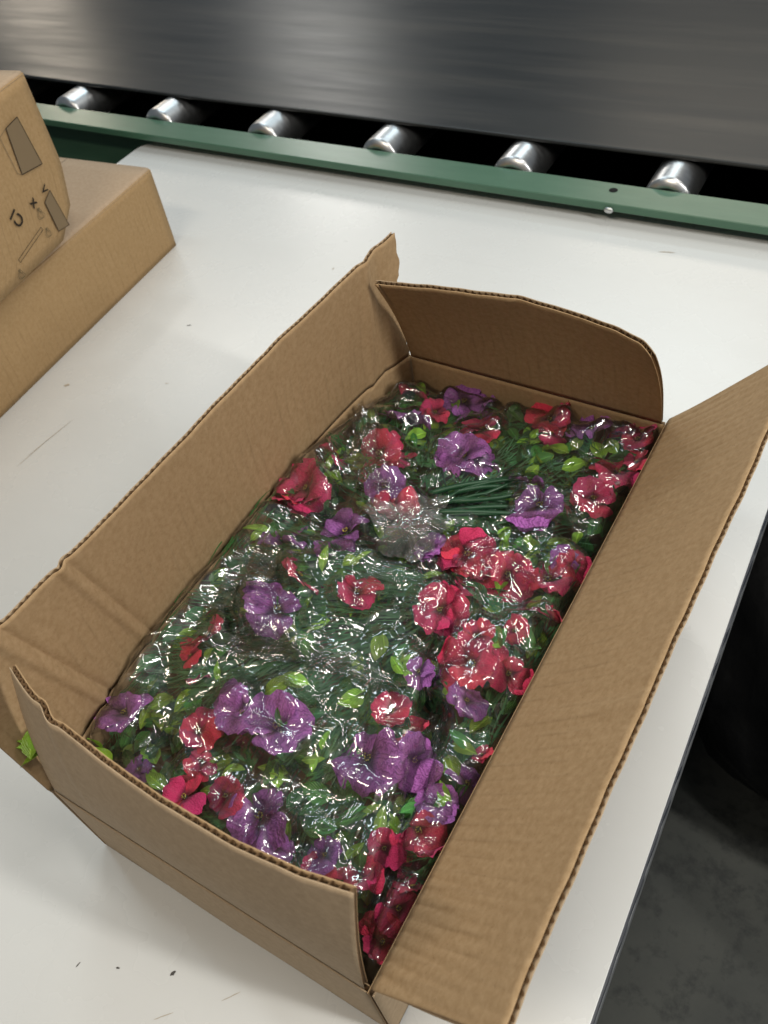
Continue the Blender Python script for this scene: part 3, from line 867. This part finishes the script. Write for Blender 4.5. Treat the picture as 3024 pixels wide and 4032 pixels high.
FLOWERS = [
    (-0.139, 0.261, 0.130, 0.036, 'p', 'side'), (-0.088, 0.374, 0.113, 0.031, 'p', '.'), (-0.029, 0.223, 0.134, 0.033, 'p', '.'),
    (0.099, 0.348, 0.129, 0.035, 'p', '.'), (0.094, 0.177, 0.141, 0.041, 'p', '.'), (-0.090, 0.041, 0.151, 0.034, 'p', '.'),
    (-0.154, -0.002, 0.153, 0.034, 'p', 'side'), (-0.092, -0.095, 0.166, 0.033, 'p', '.'), (0.008, 0.060, 0.148, 0.022, 'p', '.'),
    (-0.192, -0.265, 0.153, 0.028, 'p', '.'), (-0.069, -0.200, 0.153, 0.024, 'p', '.'), (-0.019, -0.204, 0.151, 0.039, 'p', '.'),
    (0.074, -0.186, 0.135, 0.043, 'p', '.'), (0.009, -0.281, 0.126, 0.033, 'p', '.'), (-0.130, -0.301, 0.132, 0.015, 'p', '.'),
    (0.131, -0.088, 0.139, 0.020, 'p', '.'), (0.170, -0.162, 0.133, 0.022, 'p', 'side'), (0.156, -0.193, 0.131, 0.020, 'p', '.'),
    (0.083, -0.281, 0.122, 0.018, 'p', '.'), (-0.091, 0.128, 0.145, 0.026, 'p', '.'), (0.074, -0.082, 0.143, 0.018, 'p', '.'),
    (-0.194, 0.321, 0.120, 0.038, 'r', 'side'), (-0.111, 0.292, 0.121, 0.022, 'r', '.'), (-0.030, 0.279, 0.130, 0.028, 'r', '.'),
    (-0.128, 0.180, 0.139, 0.035, 'r', '.'), (-0.181, 0.150, 0.150, 0.027, 'r', 'side'), (-0.173, 0.077, 0.155, 0.041, 'r', '.'),
    (0.041, 0.343, 0.124, 0.031, 'r', '.'), (0.157, 0.348, 0.131, 0.025, 'r', '.'), (0.152, 0.273, 0.131, 0.032, 'r', '.'),
    (0.144, 0.219, 0.135, 0.025, 'r', '.'), (0.050, 0.076, 0.142, 0.031, 'r', '.'), (0.101, 0.073, 0.138, 0.030, 'r', '.'),
    (0.146, 0.085, 0.137, 0.032, 'r', '.'), (0.162, 0.117, 0.135, 0.020, 'r', '.'), (-0.102, -0.044, 0.166, 0.032, 'r', 'side'),
    (-0.031, -0.032, 0.157, 0.025, 'r', '.'), (0.058, -0.006, 0.143, 0.026, 'r', '.'), (-0.149, -0.149, 0.154, 0.029, 'r', '.'),
    (-0.132, -0.196, 0.150, 0.016, 'r', 'side'), (0.120, -0.050, 0.143, 0.033, 'r', '.'), (0.156, -0.040, 0.136, 0.023, 'r', '.'),
    (0.069, -0.132, 0.139, 0.027, 'r', '.'), (0.099, -0.143, 0.135, 0.022, 'r', 'side'), (-0.092, -0.244, 0.146, 0.023, 'r', '.'),
    (-0.071, -0.267, 0.142, 0.017, 'r', '.'), (-0.059, -0.305, 0.149, 0.023, 'r', 'top'), (-0.031, -0.282, 0.133, 0.020, 'r', '.'),
    (0.149, -0.221, 0.129, 0.027, 'r', '.'), (0.129, -0.250, 0.126, 0.018, 'r', '.'), (0.170, -0.231, 0.128, 0.017, 'r', 'side'),
    (0.085, -0.296, 0.118, 0.018, 'r', '.'), (0.122, -0.283, 0.118, 0.020, 'r', '.'), (0.163, -0.286, 0.110, 0.023, 'r', '.'),
    (0.162, -0.316, 0.100, 0.022, 'r', '.'), (0.166, -0.266, 0.117, 0.018, 'r', 'side'), (0.178, 0.043, 0.136, 0.022, 'r', 'side'),
    (0.140, 0.009, 0.138, 0.015, 'r', '.'), (0.179, -0.131, 0.133, 0.011, 'r', '.'), (-0.065, 0.101, 0.146, 0.027, 'r', '.'),
    (0.137, 0.370, 0.132, 0.020, 'r', 'side'), (0.063, 0.038, 0.142, 0.014, 'r', 'side'), (0.109, -0.330, 0.104, 0.019, 'r', '.'),
    (0.032, -0.321, 0.116, 0.019, 'p', '.'),
]
LIME_LEAVES = [
    (-0.102, 0.222, 0.140), (0.062, 0.256, 0.136), (0.066, 0.220, 0.139), (0.076, 0.283, 0.133), (0.090, 0.300, 0.132), (0.138, 0.109, 0.142),
    (0.103, 0.124, 0.145), (0.148, 0.136, 0.141), (-0.126, -0.164, 0.157), (-0.029, -0.153, 0.161), (-0.023, -0.186, 0.158), (-0.150, -0.235, 0.147),
    (0.030, -0.194, 0.149), (0.006, -0.245, 0.140), (0.063, -0.267, 0.129), (0.099, -0.232, 0.134), (0.136, -0.208, 0.134), (0.166, -0.186, 0.136),
    (0.126, -0.008, 0.145), (0.164, 0.005, 0.140), (0.053, -0.088, 0.147), (0.116, -0.235, 0.133), (0.046, -0.076, 0.147), (-0.100, -0.304, 0.139),
    (-0.179, 0.239, 0.143), (-0.158, 0.340, 0.119), (-0.094, 0.323, 0.119), (-0.103, -0.024, 0.167), (-0.182, -0.007, 0.166), (-0.124, -0.015, 0.162),
    (-0.009, 0.329, 0.127), (0.098, 0.274, 0.133), (0.049, 0.264, 0.136), (0.075, 0.219, 0.139), (0.018, 0.126, 0.142), (0.132, -0.021, 0.145),
    (-0.084, -0.015, 0.167), (0.026, -0.071, 0.148), (0.027, -0.215, 0.145), (0.032, -0.137, 0.150), (0.145, 0.030, 0.141), (-0.057, 0.001, 0.163),
    (0.147, 0.121, 0.141), (0.132, 0.134, 0.144), (-0.099, 0.086, 0.150), (-0.053, -0.116, 0.166), (-0.039, -0.259, 0.143), (0.148, -0.128, 0.138),
    (0.141, -0.162, 0.135), (0.087, -0.246, 0.133), (0.105, -0.268, 0.128), (0.075, 0.123, 0.144), (-0.002, -0.240, 0.143), (-0.146, -0.257, 0.143),
    (-0.145, -0.298, 0.135),
]
for f_ in FLOWERS:
    flower(*f_)
for (x, y, z, R, col, kind) in FLOWERS:          # smaller blooms crowded against the large ones
    if R > .028 and kind == '.':
        a = random.uniform(0, 6.3)
        flower(x + R * 1.05 * math.cos(a), y + R * 1.05 * math.sin(a), z + .001, R * random.uniform(.45, .62), col if random.random() < .75 else random.choice('rp'), random.choice(('.', 'side')))

n_leaf = [0, 0, 0]
def leaf(x, y, z, ln_, kind, tilt=None, az=None, part=True, reg=None):
    reg = int(region(np.array(x), np.array(y))) if reg is None else reg
    az = random.uniform(0, 6.3) if az is None else az
    tilt = random.uniform(-.35, .45) if tilt is None else tilt
    Ml = Matrix.Translation((x, y, z)) @ Matrix.Rotation(az, 4, 'Z') @ Matrix.Rotation(tilt, 4, 'X') @ Matrix.Rotation(random.uniform(-.6, .6), 4, 'Y') @ Matrix.Scale(ln_, 4) @ Matrix.Translation((0, -.4, 0))
    me = random.choice(LEAF[kind])
    if part and n_leaf[reg] < 298:
        n_leaf[reg] += 1
        set_m(obj('leaf', me, bouquets[reg]), Ml)
        return Ml, me
    return Ml, me
for (x, y, z) in LIME_LEAVES:
    x = min(x, HW - .026); y = min(y, HL - .03)
    for k in range(random.choice((1, 2, 2, 3))):
        stamp(*leaf(x + random.uniform(-.010, .010) * k, y + random.uniform(-.010, .010) * k, z - .001 - .002 * k, random.uniform(.020, .034), random.choice(('lime', 'lime', 'mid'))))
# sprig that pokes out through the gap at the near left corner, and one beside it
for dx, dy, dz, ln_, az, tl in ((-.016, .006, .006, .030, 1.75, .2), (-.006, .002, .012, .026, .5, .5), (-.004, -.002, .000, .026, 2.5, -.3), (-.001, .006, .016, .022, .1, .8), (-.010, .002, .004, .022, 2.2, .5)):
    leaf(-.180 + dx, -.350 + dy, .207 + dz, ln_ * 1.15, 'lime', tl, az, True, 1)
leaf(-.156, -.310, .182, .028, 'lime', 1.45, 2.9, True, 1)
leaf(-.150, -.312, .165, .022, 'lime', .9, 1.6, True, 1)

def inside(x, y):
    return -HW - float(rim_bulge(np.array(y))) + .010 < x < HW - .010 and abs(y) < HL - .012
acc = [([], []), ([], []), ([], [])]
cnt = 0
while cnt < 1200:
    x, y = random.uniform(-.215, .18), random.uniform(-.352, .352)
    if not inside(x, y): continue
    if -.20 < x < .04 and -.20 < y < .03 and random.random() < .40: continue
    cnt += 1
    by_wall = not (inside(x + .022, y) and inside(x - .018, y))
    if by_wall: x += .012 if x < 0 else -.009
    if abs(y) > HL - .030: continue
    zz = float(heap(np.array(x), np.array(y)))
    lay = random.random()
    kind = random.choices(('leaf', 'mid', 'lime'), (.44, .29, .27))[0]
    reg = int(region(np.array(x), np.array(y)))
    if lay < .62:
        leaf(x, y, zz - random.uniform(.000, .012), random.uniform(.018, .036), kind, None, (random.choice((0, math.pi)) + random.uniform(-.3, .3)) if by_wall else None, reg=reg)
    else:
        Ml, me = leaf(x, y, zz - random.uniform(.012, .03), random.uniform(.025, .045), 'leaf', None, (random.choice((0, math.pi)) + random.uniform(-.25, .25)) if by_wall else None, part=False, reg=reg)
        vs, fs = acc[reg]
        co = [Ml @ v_.co for v_ in me.vertices]; b0 = len(vs)
        vs += co; fs += [tuple(q + b0 for q in p_.vertices) for p_ in me.polygons]
# fine needle-like sprigs between the leaves, and a dark deeper mass
def blade(vs, fs, p0, d, ln_, w, up):
    side = Vector((-d.y, d.x, 0)).normalized() * w
    b0 = len(vs)
    for k in range(4):
        t = k / 3
        c = p0 + d * (ln_ * t) + Vector((0, 0, up * (t - t * t) * ln_ * 1.6 - .1 * ln_ * t))
        s = side * (1 - .85 * t)
        vs += [c - s, c + s]
    fs += [(b0 + 2 * k, b0 + 2 * k + 1, b0 + 2 * k + 3, b0 + 2 * k + 2) for k in range(3)]
needles = [([], []), ([], []), ([], [])]
cnt = 0
while cnt < 420:
    x, y = random.uniform(-.215, .18), random.uniform(-.35, .35)
    if not inside(x, y): continue
    cnt += 1
    zz = float(heap(np.array(x), np.array(y))) - random.uniform(.000, .012)
    reg = int(region(np.array(x), np.array(y)))
    a0 = random.uniform(0, 6.3)
    if reg == 1 and x < -.02 and y > -.26: a0 = math.atan2(.05 - y, .06 - x) + math.pi + random.uniform(-.5, .5)
    for k in range(9):
        a = a0 + random.uniform(-.55, .55)
        if not inside(x + .048 * math.cos(a), y + .048 * math.sin(a)):
            a = math.pi / 2 * random.choice((1, -1)) + random.uniform(-.2, .2) + (0 if abs(x) > .12 else math.pi / 2)
            if not inside(x + .045 * math.cos(a), y + .045 * math.sin(a)): continue
        blade(*needles[reg], Vector((x + random.uniform(-.008, .008), y + random.uniform(-.008, .008), zz)), Vector((math.cos(a), math.sin(a), random.uniform(-.1, .12))), random.uniform(.018, .042), random.uniform(.0006, .0013), random.uniform(.0, .25))
# long fine strands sweeping through the near left bunch, a few round the far gather
strands = [([], []), ([], []), ([], [])]
for k in range(340):
    far_ = k >= 270
    x, y = (random.uniform(-.19, .05), random.uniform(-.20, .03)) if not far_ else (random.uniform(-.14, .12), random.uniform(.10, .27))
    reg = int(region(np.array(x), np.array(y)))
    fx_, fy_ = (.09, .03) if not far_ else (-.03, .08)
    a0 = math.atan2(y - fy_, x - fx_) + random.uniform(-.30, .30)
    zz = float(heap(np.array(x), np.array(y))) + random.uniform(-.005, .003)
    for q in range(6):
        a = a0 + random.uniform(-.25, .25); ln_ = random.uniform(.030, .070)
        if not inside(x + 1.1 * ln_ * math.cos(a), y + 1.1 * ln_ * math.sin(a)): continue
        ex, ey = x + ln_ * math.cos(a), y + ln_ * math.sin(a)
        dz_ = (float(heap(np.array(ex), np.array(ey))) - zz) / ln_
        blade(*strands[reg], Vector((x + random.uniform(-.010, .010), y + random.uniform(-.010, .010), zz)), Vector((math.cos(a), math.sin(a), dz_)), ln_, random.uniform(.0007, .0014), random.uniform(.0, .12))
for reg in range(3):
    if strands[reg][0]:
        me = mesh_from('fine_strands', *strands[reg], M['grass'], True); tag(obj('fine_strands', me, bouquets[reg]), kind='stuff')
    me = mesh_from('foliage', *acc[reg], M['leaf'], True); tag(obj('foliage', me, bouquets[reg]), kind='stuff')
    me = mesh_from('needle_sprigs', *needles[reg], M['leaf'], True); tag(obj('needle_sprigs', me, bouquets[reg]), kind='stuff')
# stems
def stem(p0, p1, r, reg, sag=.006):
    a, b = Vector(p0), Vector(p1); pts = []
    sd = Vector((random.uniform(-1, 1), random.uniform(-1, 1), 0)) * .012
    for k in range(9):
        t = k / 8
        pts.append(a.lerp(b, t) + sd * math.sin(t * math.pi) + Vector((0, 0, sag * math.sin(t * math.pi))))
    obj('stem', tube_mesh('stem', pts, [r * (1 - .3 * k / 8) for k in range(9)], M['stem']), bouquets[reg])
for k in range(9):
    o_ = random.uniform(-.016, .016)
    stem((-.03 + random.uniform(-.01, .01), .128 + o_, .134 + random.uniform(-.005, .005)), (.075 + random.uniform(-.02, .02), .196 + o_ * 1.8, .135), random.uniform(.0026, .0040), 0, .008)
for k in range(10):
    stem((.05, .0 + random.uniform(-.03, .02), .125), (-.17 + random.uniform(-.04, .08), -.16 + random.uniform(-.09, .09), .138), random.uniform(.0012, .0022), 1, .006)
for k in range(7):
    stem((.09 + random.uniform(-.02, .02), .10, .122), (.15 + random.uniform(-.03, .02), -.25 + random.uniform(-.06, .08), .100), random.uniform(.0012, .002), 2, .004)
for k in range(10):
    x, y = random.uniform(-.18, .13), random.uniform(.05, .33)
    stem((x, y, float(heap(np.array(x), np.array(y))) - .002), (.0, .13, .132), random.uniform(.001, .0018), 0, .006)
# ------------------------------------------------------------------ clear plastic bags over the bunches
def blur(a, n):
    for _ in range(n):
        a = (np.roll(a, 1, 0) + np.roll(a, -1, 0) + 2 * a) / 4
        a = (np.roll(a, 1, 1) + np.roll(a, -1, 1) + 2 * a) / 4
    return a
gx = GX0 + (np.arange(GNX) + .5) * RES; gy = GY0 + (np.arange(GNY) + .5) * RES
XX, YY = np.meshgrid(gx, gy, indexing='ij')
base = heap(XX, YY) + .002
hm = np.maximum(top_map, base)
for _ in range(2):
    hm = np.maximum.reduce([np.roll(np.roll(hm, a, 0), b, 1) for a in (-1, 0, 1) for b in (-1, 0, 1)])
hm = np.maximum(blur(hm, 3), base) + .002
dseam = np.minimum(np.minimum(seg_dist(XX, YY, S1), seg_dist(XX, YY, S2)), seg_dist(XX, YY, S3))
hm = hm - .016 * np.exp(-(dseam / .008) ** 2)

def lin(h, x, y, x0, y0, r):
    fx = np.clip((x - x0) / r, 0, h.shape[0] - 1.001); fy = np.clip((y - y0) / r, 0, h.shape[1] - 1.001)
    i, j = fx.astype(int), fy.astype(int); a, b = fx - i, fy - j
    return h[i, j] * (1 - a) * (1 - b) + h[i + 1, j] * a * (1 - b) + h[i, j + 1] * (1 - a) * b + h[i + 1, j + 1] * a * b
def crumple(x, y, cell, seed):
    r = np.random.default_rng(seed)
    g = r.uniform(-1, 1, (int(.9 / cell) + 4, int(1.3 / cell) + 4))
    wx = cell * .6 * np.sin(y / cell * 1.1 + seed) ; wy = cell * .6 * np.sin(x / cell * .9 + 2 * seed)
    c, s = math.cos(seed * 1.3), math.sin(seed * 1.3)
    xr, yr = c * (x + wx) - s * (y + wy), s * (x + wx) + c * (y + wy)
    return lin(g, xr, yr, -.45, -.6, cell)
NFX, NFY = 400, 720
ub, vb = np.meshgrid(np.linspace(0, 1, NFX), np.linspace(-HL + .006, HL - .006, NFY), indexing='ij')
xl = -HW - rim_bulge(vb) + .004
FX = xl + (HW - .004 - xl) * ub; FY = vb
FZ = lin(hm, FX, FY, gx[0], gy[0], RES)
edge = np.minimum(np.minimum(FX - xl, HW - .004 - FX), np.minimum(FY + HL - .006, HL - .006 - FY))
reg_map = region(FX, FY)
FOC = [(-.022, .066), (.05, .035), (.06, .08)]
calm = (1 - .75 * sstep((FY - .19) / .06) * sstep((.12 - FX) / .06)) * (.55 + .45 * np.clip(.6 + 1.1 * crumple(FX, FY, .06, 21), 0, 1))
W = np.zeros_like(FX)
cell_x = (HW * 2) / NFX; cell_y = 2 * HL / NFY
for k in range(1250):
    cx, cy = rng.uniform(-.205, .175), rng.uniform(-.35, .35)
    g = int(region(np.array(cx), np.array(cy)))
    fx_, fy_ = FOC[g]
    dist = math.hypot(cx - fx_, cy - fy_)
    th = math.atan2(cy - fy_, cx - fx_) + rng.normal(0, .30) if rng.random() < .80 * math.exp(-dist / .5) + .10 else rng.uniform(0, 6.28)
    L = rng.uniform(.007, .024) * (2.2 if rng.random() < .22 else 1)
    wd = rng.uniform(.0008, .0018); am = rng.uniform(.0005, .0019) * (1 if rng.random() < .75 else -1)
    i0 = int((cx + HW + .03) / cell_x) ; 
    sel_j = slice(max(0, int((cy - L + HL) / cell_y) - 2), min(NFY, int((cy + L + HL) / cell_y) + 3))
    xs, ys = FX[:, sel_j], FY[:, sel_j]
    ii = np.where(np.abs(xs[:, xs.shape[1] // 2] - cx) < L + .006)[0]
    if len(ii) < 2: continue
    sl = (slice(ii[0], ii[-1] + 1), sel_j)
    dx, dy = FX[sl] - cx, FY[sl] - cy
    al = dx * math.cos(th) + dy * math.sin(th); pe = -dx * math.sin(th) + dy * math.cos(th)
    pe = pe + rng.uniform(-4, 4) * al * al
    W[sl] += am * np.exp(-np.abs(pe) / wd) * np.clip(1 - (al / L) ** 2, 0, 1)
# long pulled folds running to the knots
for (ax, ay, bx, by, am, wd) in ((-.03, .07, -.20, .28, .004, .003), (-.03, .07, -.16, .13, .004, .002), (-.03, .05, -.13, -.10, .004, .003), (.05, .035, -.20, -.16, .004, .0025),
                                 (.05, .03, -.19, -.10, .003, .002), (-.02, .05, -.08, -.05, .004, .002), (.045, .0, -.10, -.19, .003, .0022), (.06, .0, -.02, -.14, .004, .003), (-.02, .10, -.12, .22, .003, .002),
                                 (.0, .12, .09, .21, .003, .003), (.10, .12, .17, .02, .003, .002), (.09, -.02, .15, -.13, .003, .002), (-.19, -.19, .02, -.125, .005, .003), (.02, -.125, .09, -.135, .004, .003)):
    t = np.clip(((FX - ax) * (bx - ax) + (FY - ay) * (by - ay)) / ((bx - ax) ** 2 + (by - ay) ** 2), 0, 1)
    dd = np.hypot(FX - ax - t * (bx - ax), FY - ay - t * (by - ay) - .006 * np.sin(t * 3))
    W += am * np.exp(-dd / wd) * np.sin(np.clip(t * 1.1, 0, 1) * math.pi) ** .5
for k in range(95):                      # tension lines fanning out from the gathers
    g = int(rng.integers(0, 3)); ax, ay = FOC[g]
    th = rng.uniform(0, 6.28); r0 = rng.uniform(.01, .06); r1 = r0 + rng.uniform(.05, .17)
    ax, ay, bx, by = ax + r0 * math.cos(th), ay + r0 * math.sin(th), ax + r1 * math.cos(th + rng.normal(0, .06)), ay + r1 * math.sin(th + rng.normal(0, .06))
    if int(region(np.array(bx), np.array(by))) != g: continue
    t = np.clip(((FX - ax) * (bx - ax) + (FY - ay) * (by - ay)) / ((bx - ax) ** 2 + (by - ay) ** 2), 0, 1)
    dd = np.hypot(FX - ax - t * (bx - ax), FY - ay - t * (by - ay) - rng.uniform(-.006, .006) * np.sin(t * 3.1))
    W += rng.uniform(.0012, .0034) * np.exp(-dd / rng.uniform(.0012, .0026)) * np.sin(t * math.pi) ** .5 * (reg_map == g)
W += .0048 * crumple(FX, FY, .026, 3) + .0009 * crumple(FX, FY, .0110, 5)
FZ = FZ + W * calm + .002
FZ = FZ - .022 * np.exp(-edge / .007) 
labels_f = ['crinkled clear plastic bag over the far flowers with gathered knot',
            'crinkled clear plastic bag over the near left flowers',
            'narrow crinkled clear plastic bag along the right side of the box']
for g in range(3):
    cen = reg_map[:-1, :-1] == g
    idx = -np.ones(FX.size, dtype=int); fs = []
    ii, jj = np.where(cen)
    quad = np.stack([ii * NFY + jj, (ii + 1) * NFY + jj, (ii + 1) * NFY + jj + 1, ii * NFY + jj + 1], 1)
    used = np.unique(quad); idx[used] = np.arange(len(used)); quad = idx[quad]
    vs = np.stack([FX.ravel()[used], FY.ravel()[used], FZ.ravel()[used]], 1)
    root = bpy.data.objects.new('plastic_bag', mesh_from('plastic_bag', vs, quad, M['film'], True))
    link(root); root.location = BOX_LOC; root.rotation_euler = (0, 0, BOX_RZ)
    tag(root, labels_f[g], 'plastic bag', 'clear bags packed in the box')
    if g == 0: far_bag = root
    if g == 1: near_bag = root
# gathered knot: several crumpled layers of the same film pulled together
def crumpled_patch(name, cx, cy, z0, rx, ry, ang, seed, parent, mat, peak=.012, n=90):
    a, b = np.meshgrid(np.linspace(-1, 1, n), np.linspace(-1, 1, n), indexing='ij')
    r = np.hypot(a, b); k = 1 / np.maximum(1, r / np.maximum(np.abs(a), np.abs(b)).clip(1e-6)) 
    a2, b2 = a * k, b * k
    th = np.arctan2(b2, a2); rr = np.hypot(a2, b2)
    lim = 1 + .22 * np.sin(th * 3 + seed) + .15 * np.sin(th * 5 + 2 * seed) + .06 * np.sin(th * 11)
    x = a2 * rx * lim; y = b2 * ry * lim
    X = cx + x * math.cos(ang) - y * math.sin(ang); Y = cy + x * math.sin(ang) + y * math.cos(ang)
    bz_ = lin(hm, X, Y, gx[0], gy[0], RES)
    z = bz_ + z0 + peak * np.exp(-(rr * 2.2) ** 2) + .0070 * np.sin(th * 13 + 3 * np.sin(th * 2 + seed)) * rr * np.exp(-1.5 * rr)
    z = z + .0050 * crumple(X, Y, .016, seed + 1) + .0028 * crumple(X, Y, .008, seed + 2)
    P = np.stack([X, Y, z], 2)
    return obj(name, mesh_from(name, P.reshape(-1, 3), grid_faces(n, n), mat, True), parent)
crumpled_patch('gathered_knot', -.022, .072, .008, .050, .040, .6, 1, far_bag, M['film_thick'], .018)
crumpled_patch('gathered_knot', -.012, .060, .014, .030, .028, .2, 4, far_bag, M['film_thick'], .014)
crumpled_patch('gathered_knot', -.028, .098, .010, .036, .022, 1.0, 7, far_bag, M['film_thick'], .010)
crumpled_patch('loose_fold', -.135, .16, .006, .100, .024, 2.2, 9, far_bag, M['film'], .004, 120)
crumpled_patch('loose_fold', -.05, -.13, .007, .110, .016, .25, 15, near_bag, M['film'], .004, 130)
crumpled_patch('loose_fold', -.150, -.07, .005, .050, .030, 1.4, 18, near_bag, M['film'], .004, 110)
